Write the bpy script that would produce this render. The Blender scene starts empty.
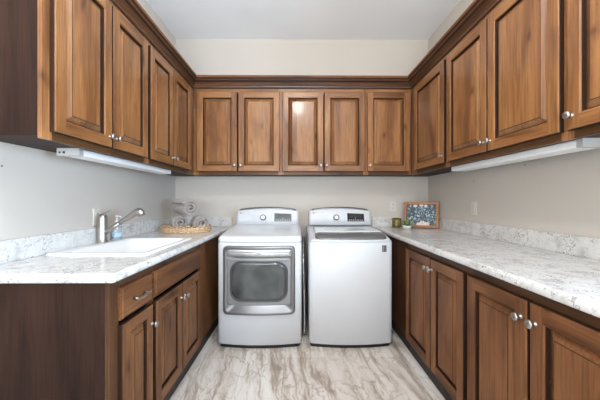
import bpy, bmesh, math, random
from mathutils import Vector, Matrix
random.seed(7)
C = bpy.context.scene.collection
SC = bpy.context.scene
R = math.radians

# ------------------------------------------------------------------ camera
cam_d = bpy.data.cameras.new('camera'); cam = bpy.data.objects.new('camera', cam_d); C.objects.link(cam)
cam_d.sensor_width = 36; cam_d.lens = 274.72/600*36; cam_d.clip_start = .02
cam_d.shift_y = 0.5/600
cam.location = (0, 0, 1.204); cam.rotation_euler = (R(90), 0, -.0077)
SC.camera = cam
# ------------------------------------------------------------------ world, lights, exposure
SC.view_settings.view_transform = 'Standard'; SC.view_settings.look = 'None'
SC.view_settings.gamma = 1; SC.view_settings.use_curve_mapping = False
SC.view_settings.exposure = 0.19
w = bpy.data.worlds.new('sky'); SC.world = w; w.use_nodes = True
w.node_tree.nodes['Background'].inputs[0].default_value = (.72, .84, 1, 1)
w.node_tree.nodes['Background'].inputs[1].default_value = 2.0
def area(name, loc, rot, sx, sy, power, col, shape='RECTANGLE'):
    d = bpy.data.lights.new(name, 'AREA'); d.shape = shape; d.size = sx; d.size_y = sy
    d.energy = power; d.color = col
    o = bpy.data.objects.new(name, d); C.objects.link(o); o.location = loc; o.rotation_euler = rot
    return o
d = bpy.data.lights.new('ceiling_lamp_light', 'POINT'); d.energy = 38; d.color = (1, .955, .90); d.shadow_soft_size = .06
LIGHT_CEIL = bpy.data.objects.new('ceiling_lamp_light', d); C.objects.link(LIGHT_CEIL); LIGHT_CEIL.location = (0, .60, 2.87)
LIGHT_WIN = area('window_daylight', (1.66, -.15, 1.35), (0, R(100), 0), 1.0, .8, 132, (.50, .73, 1))
LIGHT_FILL = area('front_fill_light', (-.15, -1.72, 1.45), (R(150), 0, 0), 1.9, 1.5, 148, (.93, .96, 1))  # added fill light behind the camera, tilted up to brighten the ceiling

# ------------------------------------------------------------------ dimensions
XL, XR, YB, ZC, YF = -1.373, 1.4715, 3.0955, 3.0175, -1.5
ZT = .914
# ------------------------------------------------------------------ node helpers
def mat(name, col=(.8, .8, .8), rough=.5, metal=0, **kw):
    m = bpy.data.materials.new(name); m.use_nodes = True
    b = m.node_tree.nodes['Principled BSDF']
    b.inputs['Base Color'].default_value = (*col, 1); b.inputs['Roughness'].default_value = rough
    b.inputs['Metallic'].default_value = metal
    for k, v in kw.items(): b.inputs[k.replace('_', ' ')].default_value = v
    return m
class N:
    def __init__(s, m): s.t = m.node_tree; s.b = s.t.nodes['Principled BSDF']
    def new(s, ty, **kw):
        n = s.t.nodes.new(ty)
        for k, v in kw.items():
            if k.startswith('i_'):
                k = k[2:]; n.inputs[int(k) if k.isdigit() else k.replace('_', ' ')].default_value = v
            else: setattr(n, k, v)
        return n
    def ln(s, a, b): s.t.links.new(a, b)
    def noise(s, vec, scale, detail=4, rough=.5, dist=0):
        n = s.new('ShaderNodeTexNoise', i_Scale=scale, i_Detail=detail, i_Roughness=rough, i_Distortion=dist)
        s.ln(vec, n.inputs['Vector']); return n
    def mapping(s, vec, scale=(1, 1, 1), rot=(0, 0, 0), loc=(0, 0, 0)):
        n = s.new('ShaderNodeMapping'); n.inputs['Scale'].default_value = scale
        n.inputs['Rotation'].default_value = rot; n.inputs['Location'].default_value = loc
        s.ln(vec, n.inputs['Vector']); return n.outputs[0]
    def ramp(s, fac, stops, interp='LINEAR'):
        n = s.new('ShaderNodeValToRGB'); e = n.color_ramp.elements; n.color_ramp.interpolation = interp
        while len(e) < len(stops): e.new(.5)
        for i, (p, c) in enumerate(stops):
            e[i].position = p; e[i].color = (*c, 1) if len(c) == 3 else c
        s.ln(fac, n.inputs[0]); return n.outputs[0]
    def mix(s, a, b, fac, mode='MIX'):
        n = s.new('ShaderNodeMix', data_type='RGBA', blend_type=mode)
        for sock, v in ((n.inputs[6], a), (n.inputs[7], b), (n.inputs[0], fac)):
            if isinstance(v, (int, float)): sock.default_value = v
            elif isinstance(v, tuple): sock.default_value = (*v, 1)
            else: s.ln(v, sock)
        return n.outputs[2]
    def bump(s, h, strength=.2, dist=.002):
        n = s.new('ShaderNodeBump', i_Strength=strength, i_Distance=dist); s.ln(h, n.inputs['Height'])
        s.ln(n.outputs[0], s.b.inputs['Normal'])
def g(v): return (v, v, v)

def wood(name, light, mid, dark, rough=.33, coat=.35, knots=True, spec=.3):
    m = mat(name, mid, rough, Coat_Weight=coat, Coat_Roughness=.16, Specular_IOR_Level=spec); n = N(m)
    at = n.new('ShaderNodeAttribute', attribute_name='grain').outputs['Vector']
    broad = n.noise(n.mapping(at, (1.1, 7, 7)), 1, 3, .55, .6)
    c = n.ramp(broad.outputs[0], [(.30, dark), (.48, mid), (.72, light)])
    fine = n.noise(n.mapping(at, (5, 130, 130)), 1, 4, .6, .3)
    c = n.mix(c, n.ramp(fine.outputs[0], [(.3, g(.55)), (.6, g(1.1))]), .8, 'MULTIPLY')
    if knots:
        warp = n.noise(n.mapping(at, (3, 5, 5)), 1, 2)
        vv = n.new('ShaderNodeVectorMath', operation='ADD'); n.ln(n.mapping(at, (3.3, 6.5, 6.5)), vv.inputs[0]); n.ln(warp.outputs[1], vv.inputs[1])
        v = n.new('ShaderNodeTexVoronoi', i_Scale=1.0); n.ln(vv.outputs[0], v.inputs['Vector'])
        c = n.mix(c, n.ramp(v.outputs['Distance'], [(.05, (.25, .2, .18)), (.11, (.75, .7, .68)), (.2, g(1))]), .75, 'MULTIPLY')
    n.ln(c, n.b.inputs['Base Color']); n.bump(fine.outputs[0], .08, .001)
    return m
M = {}
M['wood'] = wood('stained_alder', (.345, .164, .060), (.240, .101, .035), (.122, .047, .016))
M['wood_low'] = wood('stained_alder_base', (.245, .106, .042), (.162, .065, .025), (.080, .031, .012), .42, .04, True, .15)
M['wood_shaded'] = wood('alder_base_shaded', (.12, .055, .024), (.085, .038, .017), (.045, .02, .01), .42, .04, True, .15)  # darker base wood copy: shade under the counter and in gaps is in the colour
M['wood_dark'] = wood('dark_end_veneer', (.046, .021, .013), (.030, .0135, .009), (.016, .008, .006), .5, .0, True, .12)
M['wood_crown'] = wood('crown_wood', (.105, .045, .020), (.066, .028, .012), (.034, .015, .008), .3, .4, False)
M['wood_rail_shaded'] = wood('alder_rail_shaded', (.13, .062, .024), (.088, .039, .015), (.046, .020, .008), .4, .1, True, .2)  # darker alder copy: shade below the doors put into the rail colour
M['glaze'] = mat('dark_glaze', (.030, .013, .007), .5, Specular_IOR_Level=.2)
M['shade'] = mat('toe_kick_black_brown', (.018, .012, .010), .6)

def clear(name, col, refl):
    m = mat(name, col, 0); t = m.node_tree; tr = t.nodes.new('ShaderNodeBsdfTransparent'); tr.inputs[0].default_value = (*col, 1); gl = t.nodes.new('ShaderNodeBsdfGlossy'); gl.inputs['Roughness'].default_value = .02
    mx = t.nodes.new('ShaderNodeMixShader'); mx.inputs[0].default_value = refl; t.links.new(tr.outputs[0], mx.inputs[1]); t.links.new(gl.outputs[0], mx.inputs[2])
    t.links.new(mx.outputs[0], t.nodes['Material Output'].inputs[0]); return m
def plaster(name, col, rough=.75):
    m = mat(name, col, rough); n = N(m); tc = n.new('ShaderNodeTexCoord').outputs['Object']
    a = n.noise(tc, 90, 3); n.bump(a.outputs[0], .12, .002)
    b = n.noise(tc, 1.2, 2)
    n.ln(n.mix(col, n.ramp(b.outputs[0], [(.3, g(.96)), (.7, g(1.03))]), 1, 'MULTIPLY'), n.b.inputs['Base Color'])
    return m
M['wall'] = plaster('greige_wall_paint', (.565, .515, .455), .6)
M['ceiling'] = plaster('white_ceiling_paint', (.93, .93, .93), .85)
M['white_trim'] = mat('white_trim_paint', (.8, .8, .78), .4)

def quartz():
    m = mat('white_veined_laminate', (.74, .72, .69), .22, Coat_Weight=.25, Coat_Roughness=.12); n = N(m)
    tc = n.new('ShaderNodeTexCoord').outputs['Object']
    w1 = n.noise(tc, 5, 4, .6)
    vv = n.new('ShaderNodeVectorMath', operation='MULTIPLY_ADD'); n.ln(w1.outputs[1], vv.inputs[0])
    vv.inputs[1].default_value = (.35, .35, .35); n.ln(tc, vv.inputs[2])
    v = n.new('ShaderNodeTexVoronoi', feature='DISTANCE_TO_EDGE', i_Scale=13.0); n.ln(vv.outputs[0], v.inputs['Vector'])
    vein = n.ramp(v.outputs['Distance'], [(.0, g(1)), (.03, g(0))])
    patch = n.noise(tc, 7, 5, .65); pm = n.ramp(patch.outputs[0], [(.44, g(0)), (.56, g(1))])
    fac = n.new('ShaderNodeMath', operation='MULTIPLY'); n.ln(vein, fac.inputs[0]); n.ln(pm, fac.inputs[1])
    base = n.ramp(n.noise(tc, 14, 5, .6).outputs[0], [(.34, (.48, .465, .445)), (.45, (.635, .62, .595)), (.7, (.70, .685, .66))])
    c = n.mix(base, (.20, .195, .195), fac.outputs[0])
    sp = n.noise(tc, 75, 4, .75); sm = n.ramp(sp.outputs[0], [(.555, g(0)), (.62, g(1))])
    f2 = n.new('ShaderNodeMath', operation='MULTIPLY'); n.ln(sm, f2.inputs[0])
    n.ln(n.ramp(n.noise(tc, 11, 3).outputs[0], [(.46, g(0)), (.6, g(1))]), f2.inputs[1])
    c = n.mix(c, (.17, .165, .17), f2.outputs[0])
    n.ln(c, n.b.inputs['Base Color']); return m
M['quartz'] = quartz()

def floor_mat():
    m = mat('veined_stone_look_floor', (.5, .45, .4), .32); n = N(m)
    tc = n.new('ShaderNodeTexCoord').outputs['Object']
    rot = n.mapping(tc, (1, 1, 1), (0, 0, R(-7)))
    w = n.noise(n.mapping(rot, (2.4, .9, 1)), 1.8, 4, .6)
    vv = n.new('ShaderNodeVectorMath', operation='MULTIPLY_ADD'); n.ln(w.outputs[1], vv.inputs[0])
    vv.inputs[1].default_value = (.16, .22, 0); n.ln(rot, vv.inputs[2])
    streak = n.noise(n.mapping(vv.outputs[0], (15, 1.7, 1)), 1, 8, .70, .35)
    c = n.ramp(streak.outputs[0], [(.30, (.25, .18, .13)), (.40, (.45, .365, .29)), (.48, (.71, .645, .575)), (.60, (.84, .795, .74)), (.72, (.68, .63, .575))])
    v = n.new('ShaderNodeTexVoronoi', feature='DISTANCE_TO_EDGE', i_Scale=1.0)
    w2 = n.noise(tc, 9, 3, .6)
    v2 = n.new('ShaderNodeVectorMath', operation='MULTIPLY_ADD'); n.ln(w2.outputs[1], v2.inputs[0])
    v2.inputs[1].default_value = (.14, .14, 0); n.ln(vv.outputs[0], v2.inputs[2])
    n.ln(n.mapping(v2.outputs[0], (13, 5.5, 1)), v.inputs['Vector'])
    crack = n.ramp(v.outputs['Distance'], [(0, g(1)), (.035, g(.45)), (.07, g(0))])
    pm = n.ramp(n.noise(rot, 3.2, 3).outputs[0], [(.40, g(0)), (.58, g(1))])
    f = n.new('ShaderNodeMath', operation='MULTIPLY'); n.ln(crack, f.inputs[0]); n.ln(pm, f.inputs[1])
    f3 = n.new('ShaderNodeMath', operation='MULTIPLY', i_1=.6); n.ln(f.outputs[0], f3.inputs[0])
    c = n.mix(c, (.29, .215, .16), f3.outputs[0])
    br = n.new('ShaderNodeTexBrick', i_Scale=1.0, i_Mortar_Size=.0016, i_Brick_Width=1.2, i_Row_Height=.305, offset=.5)
    br.inputs['Color1'].default_value = (1, 1, 1, 1); br.inputs['Color2'].default_value = (.84, .81, .78, 1); br.inputs['Mortar'].default_value = (.62, .57, .52, 1)
    n.ln(n.mapping(tc, (1, 1, 1), (0, 0, R(90)), (.3, .1, 0)), br.inputs['Vector'])
    c = n.mix(c, br.outputs['Color'], 1, 'MULTIPLY')
    n.ln(c, n.b.inputs['Base Color']); return m
M['floor'] = floor_mat()
M['enamel'] = mat('white_enamel', (.61, .62, .63), .45, Coat_Weight=.12, Coat_Roughness=.25)
M['enamel_lid'] = mat('white_gloss_lid', (.66, .67, .68), .2, Coat_Weight=.6, Coat_Roughness=.05)
M['steel'] = mat('brushed_silver', (.24, .24, .24), .34, .8)
M['chrome'] = mat('polished_chrome', (.50, .50, .50), .25, .6)
M['steel_light'] = mat('satin_silver_plastic', (.27, .27, .268), .35, .3)
M['band'] = mat('satin_chrome_band', (.19, .19, .19), .22, .35)
M['dial_ring'] = mat('dark_chrome_ring', (.14, .14, .14), .2, .9)
M['nickel'] = mat('satin_nickel', (.40, .375, .345), .34, 1)
M['black'] = mat('black_plastic', (.012, .012, .013), .4)
M['charcoal'] = mat('charcoal_plastic', (.06, .06, .065), .3)
M['grey'] = mat('grey_marking', (.28, .28, .29), .5)
M['button_grey'] = mat('pale_grey_button', (.45, .45, .46), .5)
M['red'] = mat('red_grey_logo', (.42, .10, .14), .5)
M['display'] = mat('grey_display', (.13, .135, .14), .12)
M['display_dark'] = mat('dark_display', (.02, .02, .023), .12)
M['sink'] = mat('white_sink_composite', (.82, .81, .79), .22, Coat_Weight=.3)
M['almond'] = mat('almond_plate', (.66, .60, .52), .4)
M['plate_white'] = mat('white_plate', (.63, .59, .53), .4)
M['slot'] = mat('dark_slot', (.05, .045, .04), .6)
M['lens'] = mat('white_light_lens', (.93, .93, .92), .35)
M['metal_cap'] = mat('grey_metal_cap', (.50, .49, .48), .45, .2)
def glass_dark():
    m = mat('smoked_door_glass', (.030, .033, .032), .08, Coat_Weight=.5); n = N(m)
    tc = n.new('ShaderNodeTexCoord').outputs['Object']
    a = n.noise(tc, 6, 2)
    n.ln(n.ramp(a.outputs[0], [(.35, (.035, .04, .038)), (.65, (.085, .09, .086))]), n.b.inputs['Base Color']); return m
M['smoked'] = glass_dark()
def terry():
    m = mat('taupe_terry', (.36, .30, .26), .95, Sheen_Weight=.4); n = N(m)
    tc = n.new('ShaderNodeTexCoord').outputs['Object']; a = n.noise(tc, 260, 3, .7)
    n.ln(n.ramp(a.outputs[0], [(.35, (.19, .155, .135)), (.62, (.43, .37, .33))]), n.b.inputs['Base Color'])
    n.bump(a.outputs[0], .9, .006); return m
M['terry'] = terry()
def wicker():
    m = mat('straw_wicker', (.55, .36, .19), .7); n = N(m)
    tc = n.new('ShaderNodeTexCoord').outputs['Object']; a = n.noise(tc, 90, 3, .6)
    n.ln(n.ramp(a.outputs[0], [(.35, (.30, .17, .075)), (.5, (.56, .37, .20)), (.68, (.78, .60, .40))]), n.b.inputs['Base Color'])
    n.bump(a.outputs[0], .6, .003); return m
M['wicker'] = wicker()
M['orange_wood'] = wood('orange_frame_wood', (.46, .20, .065), (.36, .14, .042), (.22, .08, .025), .3, .4, False)
M['foil'] = mat('crinkled_foil', (.50, .49, .47), .3, 1)
M['jar_glass'] = clear('smoky_amber_glass', (.80, .73, .56), .08)
M['wax'] = mat('green_wax', (.46, .52, .18), .5)
M['ceramic'] = mat('white_ceramic', (.78, .75, .70), .25)
M['leaf'] = mat('plant_green', (.10, .19, .05), .5)
M['leaf2'] = mat('plant_pale_green', (.34, .42, .22), .5)
M['soap_bottle'] = mat('clear_soap_bottle', (.82, .86, .90), .08, Transmission_Weight=.75, IOR=1.33)
M['blue'] = mat('blue_label', (.36, .56, .72), .5)
M['white_plastic'] = mat('white_plastic', (.80, .80, .80), .35)
M['art_navy'] = mat('print_navy', (.035, .055, .075), .5)
M['art_slate'] = mat('print_slate', (.12, .20, .25), .5)
M['art_teal'] = mat('print_teal', (.20, .33, .38), .5)
M['art_pale'] = mat('print_pale', (.52, .58, .57), .5)
M['art_pink'] = mat('print_blush', (.74, .60, .54), .5)
M['art_gold'] = mat('print_gold', (.45, .30, .14), .5)
def emit(name, col, s):
    m = mat(name, col, .4); b = m.node_tree.nodes['Principled BSDF']
    b.inputs['Emission Color'].default_value = (*col, 1); b.inputs['Emission Strength'].default_value = s; return m
M['lamp_glow'] = emit('lit_frosted_glass', (1, .93, .84), 5)
M['pane'] = clear('window_glass', (1, 1, 1), .06)

# ------------------------------------------------------------------ mesh builder
AX = {'x': 0, 'y': 1, 'z': 2}
class MB:
    def __init__(s): s.v = []; s.f = []; s.m = []; s.g = []; s.sm = []
    def off(s): return (random.uniform(0, 40), random.uniform(0, 40), random.uniform(0, 40))
    def poly(s, pts, mi=0, grain='z', off=(0, 0, 0), smooth=False):
        i = len(s.v); s.v += [tuple(p) for p in pts]; s.f.append(list(range(i, i+len(pts)))); s.m.append(mi); s.sm.append(smooth); s.g.append((grain, off))
    def addv(s, pts): i = len(s.v); s.v += [tuple(p) for p in pts]; return i
    def face(s, idx, mi=0, grain='z', off=(0, 0, 0), smooth=False):
        s.f.append(list(idx)); s.m.append(mi); s.g.append((grain, off)); s.sm.append(smooth)
    def box(s, x0, x1, y0, y1, z0, z1, mi=0, grain='z'):
        o = s.off(); x0, x1 = sorted((x0, x1)); y0, y1 = sorted((y0, y1)); z0, z1 = sorted((z0, z1))
        i = s.addv([(x0,y0,z0),(x1,y0,z0),(x1,y1,z0),(x0,y1,z0),(x0,y0,z1),(x1,y0,z1),(x1,y1,z1),(x0,y1,z1)])
        for q in ((3,2,1,0),(4,5,6,7),(0,1,5,4),(1,2,6,5),(2,3,7,6),(3,0,4,7)): s.face([i+k for k in q], mi, grain, o)
        return s
    def loops(s, rings, mi=0, cap0=True, cap1=True, smooth=False, closed=True, grain='z', wrap=False):
        o = s.off(); n = len(rings[0]); st = [s.addv(r) for r in rings]
        mis = mi if isinstance(mi, (list, tuple)) else [mi]*(len(rings))
        K = len(rings)-1 + (1 if wrap else 0)
        for k in range(K):
            a, b = st[k], st[(k+1) % len(rings)]
            for j in range(n if closed else n-1):
                j2 = (j+1) % n
                s.face([a+j, a+j2, b+j2, b+j], mis[k], grain, o, smooth)
        if cap0: s.face([st[0]+j for j in reversed(range(n))], mis[0], grain, o, False)
        if cap1: s.face([st[-1]+j for j in range(n)], mis[-1], grain, o, False)
        return s
    def lathe(s, prof, c=(0, 0, 0), n=20, mi=0, axis=(0, 0, 1), sx=1, sy=1, smooth=True, cap=True):
        q = Vector((0, 0, 1)).rotation_difference(Vector(axis)); rings = []
        for r, z in prof:
            rings.append([Vector(c)+q @ Vector((r*sx*math.cos(2*math.pi*k/n), r*sy*math.sin(2*math.pi*k/n), z)) for k in range(n)])
        return s.loops(rings, mi, cap, cap, smooth)
    def tube(s, pts, r, n=10, mi=0, cap=True, closed=False):
        pts = [Vector(p) for p in pts]; L = len(pts); rings = []; up = None
        rr = r if isinstance(r, (list, tuple)) else [r]*L
        for i, p in enumerate(pts):
            if closed: t = pts[(i+1) % L]-pts[i-1]
            else: t = pts[min(i+1, L-1)]-pts[max(i-1, 0)]
            t.normalize()
            if up is None: up = t.orthogonal().normalized()
            up = (up-t*up.dot(t)).normalized(); sd = t.cross(up)
            rings.append([p+(up*math.cos(2*math.pi*k/n)+sd*math.sin(2*math.pi*k/n))*rr[i] for k in range(n)])
        return s.loops(rings, mi, cap and not closed, cap and not closed, True, wrap=closed)
    def text(s, txt, size, fn, mi=0):
        cu = bpy.data.curves.new('t', 'FONT'); cu.body = txt; cu.size = size; cu.align_x = 'CENTER'; cu.align_y = 'CENTER'; cu.extrude = .0004
        ob = bpy.data.objects.new('t', cu); C.objects.link(ob); dg = bpy.context.evaluated_depsgraph_get()
        me = bpy.data.meshes.new_from_object(ob.evaluated_get(dg)); i = s.addv([fn(v.co) for v in me.vertices])
        for p in me.polygons: s.face([i+k for k in p.vertices], mi)
        bpy.data.objects.remove(ob); bpy.data.curves.remove(cu); bpy.data.meshes.remove(me); return s
    def mesh(s, name, mats, fix=True):
        me = bpy.data.meshes.new(name); me.from_pydata(s.v, [], s.f)
        for mm in mats: me.materials.append(M[mm])
        at = me.attributes.new('grain', 'FLOAT_VECTOR', 'CORNER'); k = 0
        for pi, p in enumerate(me.polygons):
            p.material_index = s.m[pi]; p.use_smooth = s.sm[pi]; gr, off = s.g[pi]; a = AX[gr]; b, c = [(1, 2), (0, 2), (0, 1)][a]
            for li in p.loop_indices:
                co = me.vertices[me.loops[li].vertex_index].co
                at.data[li].vector = (co[a]+off[0], co[b]+off[1], co[c]+off[2])
        if fix:
            bm = bmesh.new(); bm.from_mesh(me); bmesh.ops.recalc_face_normals(bm, faces=bm.faces); bm.to_mesh(me); bm.free()
        me.update(); return me
def wloc(o):
    v = Vector((0, 0, 0))
    while o: v += o.location; o = o.parent
    return v
def obj(name, mb, mats, parent=None, bevel=0, seg=2, world=True, fix=True, label=None, weld=False):
    me = mb.mesh(name, mats if isinstance(mats, (list, tuple)) else [mats], fix)
    o = bpy.data.objects.new(name, me); C.objects.link(o)
    if parent:
        o.parent = parent
        if world: o.location = -wloc(parent)
    if bevel:
        b = o.modifiers.new('bevel', 'BEVEL'); b.width = bevel; b.segments = seg; b.limit_method = 'ANGLE'; b.angle_limit = R(40); b.harden_normals = False
    if label: o['label'] = label
    return o
def tag(o, label, cat, group=None, kind=None):
    o['label'] = label; o['category'] = cat
    if group: o['group'] = group
    if kind: o['kind'] = kind
    return o
def thing(name, loc, label, cat, group=None):
    o = bpy.data.objects.new(name, None); o.empty_display_size = .05; C.objects.link(o); o.location = loc
    return tag(o, label, cat, group)
def struct(name, mb, mats, parent=None, bevel=0):
    o = obj(name, mb, mats, parent, bevel)
    if not parent: o['kind'] = 'structure'
    return o

# ------------------------------------------------------------------ the room
T = .12
struct('floor', MB().box(XL-T, XR+T, YF-T, YB+T, -.1, 0), 'floor')
struct('ceiling', MB().box(XL-T, XR+T, YF-T, YB+T, ZC, ZC+.1), 'ceiling')
struct('wall_left', MB().box(XL-T, XL, YF-T, YB, 0, ZC), 'wall')
struct('wall_back', MB().box(XL-T, XR+T, YB, YB+T, 0, ZC), 'wall')
wy0, wy1, wz0, wz1 = -.55, .25, .85, 1.85
b = MB(); b.box(XR, XR+T, YF-T, wy0, 0, ZC); b.box(XR, XR+T, wy1, YB, 0, ZC)
b.box(XR, XR+T, wy0, wy1, 0, wz0); b.box(XR, XR+T, wy0, wy1, wz1, ZC); struct('wall_right', b, 'wall')
fx0, fx1, fz0, fz1 = -1.1, .8, .75, 2.15
b = MB(); b.box(XL, fx0, YF-T, YF, 0, ZC); b.box(fx1, XR, YF-T, YF, 0, ZC); b.box(fx0, fx1, YF-T, YF, 0, fz0); b.box(fx0, fx1, YF-T, YF, fz1, ZC)
struct('wall_front', b, 'wall')
b = MB(); X0, X1 = XR+.02, XR+.08
b.box(X0, X1, wy0, wy0+.05, wz0, wz1); b.box(X0, X1, wy1-.05, wy1, wz0, wz1); b.box(X0, X1, wy0+.05, wy1-.05, wz0, wz0+.05); b.box(X0, X1, wy0+.05, wy1-.05, wz1-.05, wz1)
win = struct('window_1', b, 'white_trim')
struct('window_pane', MB().box(XR+.045, XR+.049, wy0+.05, wy1-.05, wz0+.05, wz1-.05), 'pane', win)
b = MB(); Y0, Y1 = YF-.08, YF-.02
b.box(fx0, fx0+.05, Y0, Y1, fz0, fz1); b.box(fx1-.05, fx1, Y0, Y1, fz0, fz1); b.box(fx0+.05, fx1-.05, Y0, Y1, fz0, fz0+.05); b.box(fx0+.05, fx1-.05, Y0, Y1, fz1-.05, fz1)
b.box(-.175, -.125, Y0, Y1, fz0+.05, fz1-.05)
win = struct('fill_window', b, 'white_trim')  # unseen window, added as an opening for the front fill light
struct('window_pane', MB().box(fx0+.05, fx1-.05, YF-.052, YF-.048, fz0+.05, fz1-.05), 'pane', win)

# ceiling lamp (overhead, behind the picture's top edge)
lamp = thing('ceiling_lamp', (0, .6, ZC), 'round flush ceiling lamp above the front of the room', 'lamp')
obj('lamp_base', MB().lathe([(.155, -.022), (.155, 0)], (0, .6, ZC), 32), 'nickel', lamp)
obj('lamp_shade', MB().lathe([(.06, -.072), (.11, -.062), (.14, -.04), (.148, -.022)], (0, .6, ZC), 32), 'lamp_glow', lamp)

# ------------------------------------------------------------------ hardware
kb = MB()
kb.lathe([(.0095, 0), (.0095, .003), (.0055, .006), (.005, .013), (.008, .016), (.0145, .020), (.0165, .024), (.015, .028), (.009, .031), (.002, .032)], n=18)
KNOB = kb.mesh('knob', ['nickel'])
def knob(parent, pos, axis):
    o = bpy.data.objects.new('knob', KNOB); C.objects.link(o); o.parent = parent; o.location = Vector(pos)-wloc(parent)
    o.rotation_euler = Vector((0, 0, 1)).rotation_difference(Vector(axis)).to_euler(); return o

# ------------------------------------------------------------------ doors
def frame_of(side, face):
    # maps (a = along wall, b = height, n = outwards from the door's back plane) to world
    if side == 'L': return lambda a, b, n: (face+n, a, b), 'y'
    if side == 'R': return lambda a, b, n: (face-n, a, b), 'y'
    return lambda a, b, n: (a, face-n, b), 'x'
def rect(P, a0, a1, b0, b1, i, n): return [P(a0+i, b0+i, n), P(a1-i, b0+i, n), P(a1-i, b1-i, n), P(a0+i, b1-i, n)]
def door(parent, side, face, a0, a1, b0, b1, knob_at=None, wm='wood', th=.023, st=.062, name='door'):
    P, h = frame_of(side, face); m = MB(); o1, o2, o3, o4 = m.off(), m.off(), m.off(), m.off()
    grains = [(h, o1), ('z', o2), (h, o3), ('z', o4)]      # bottom, right, top, left
    def ring(i0, n0, i1, n1, mi):
        A = rect(P, a0, a1, b0, b1, i0, n0); B = rect(P, a0, a1, b0, b1, i1, n1)
        for k in range(4):
            k2 = (k+1) % 4; m.poly([A[k], A[k2], B[k2], B[k]], mi, *grains[k])
    m.poly(rect(P, a0, a1, b0, b1, 0, 0), 0, 'z', o2)
    ring(0, 0, 0, th-.005, 1); ring(0, th-.005, .0015, th-.0025, 1); ring(.0015, th-.0025, .006, th, 0)
    e, s_ = .006, st-.006
    m.poly([P(a0+e, b0+e, th), P(a0+s_, b0+e, th), P(a0+s_, b1-e, th), P(a0+e, b1-e, th)], 0, 'z', o4)
    m.poly([P(a1-s_, b0+e, th), P(a1-e, b0+e, th), P(a1-e, b1-e, th), P(a1-s_, b1-e, th)], 0, 'z', o2)
    m.poly([P(a0+s_, b0+e, th), P(a1-s_, b0+e, th), P(a1-s_, b0+s_, th), P(a0+s_, b0+s_, th)], 0, h, o1)
    m.poly([P(a0+s_, b1-s_, th), P(a1-s_, b1-s_, th), P(a1-s_, b1-e, th), P(a0+s_, b1-e, th)], 0, h, o3)
    ring(s_, th, st-.0035, th-.002, 0); ring(st-.0035, th-.002, st, th-.004, 0); ring(st, th-.004, st+.003, th-.019, 1)
    ring(st+.003, th-.019, st+.005, .002, 1)
    # hidden back of the opening
    m.poly(rect(P, a0, a1, b0, b1, st+.005, .002), 1, 'z', o2)
    d = obj(name, m, [wm, 'glaze'], parent, fix=False)
    bmx = bmesh.new(); bmx.from_mesh(d.data); bmesh.ops.remove_doubles(bmx, verts=bmx.verts, dist=1e-5); bmesh.ops.recalc_face_normals(bmx, faces=bmx.faces); bmx.to_mesh(d.data); bmx.free()
    # raised panel
    p = MB(); oo = p.off(); i0 = st+.0055
    prof = [(i0, .003, 0), (i0, th-.0185, 1), (i0+.002, th-.0185, 1), (i0+.026, th-.0035, 0), (i0+.0285, th-.0012, 1), (i0+.031, th-.0005, 0)]
    prev = rect(P, a0, a1, b0, b1, prof[0][0], prof[0][1]); p.poly(prev, 0, 'z', oo)
    for i, n, mi in prof[1:]:
        cur = rect(P, a0, a1, b0, b1, i, n)
        for k in range(4): p.poly([prev[k], prev[(k+1) % 4], cur[(k+1) % 4], cur[k]], mi, 'z' if k in (1, 3) else 'z', oo)
        prev = cur
    p.poly(prev, 0, 'z', oo)
    q = obj('panel', p, [wm, 'glaze'], d, fix=False)
    bmx = bmesh.new(); bmx.from_mesh(q.data); bmesh.ops.remove_doubles(bmx, verts=bmx.verts, dist=1e-5); bmesh.ops.recalc_face_normals(bmx, faces=bmx.faces); bmx.to_mesh(q.data); bmx.free()
    if knob_at:
        ax = Vector(P(0, 0, 1))-Vector(P(0, 0, 0)); knob(d, P(knob_at[0], knob_at[1], th), ax)
    return d
def faceframe(side, face, a0, a1, b0, b1, wl, wr, top, bot, wm, parent, mids=()):
    P, h = frame_of(side, face); m = MB(); th = .019
    def bb(u0, u1, v0, v1, gr, mi=0):
        A, B = P(u0, v0, -th), P(u1, v1, 0); m.box(A[0], B[0], A[1], B[1], A[2], B[2], mi, gr)
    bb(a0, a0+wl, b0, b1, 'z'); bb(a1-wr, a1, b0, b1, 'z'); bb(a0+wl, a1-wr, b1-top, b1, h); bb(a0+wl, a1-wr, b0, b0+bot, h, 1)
    for c in mids: bb(c-.02, c+.02, b0+bot, b1-top, 'z')
    return obj('face_frame', m, [wm, 'wood_rail_shaded' if wm == 'wood' else wm], parent, .0008, 1)

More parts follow.
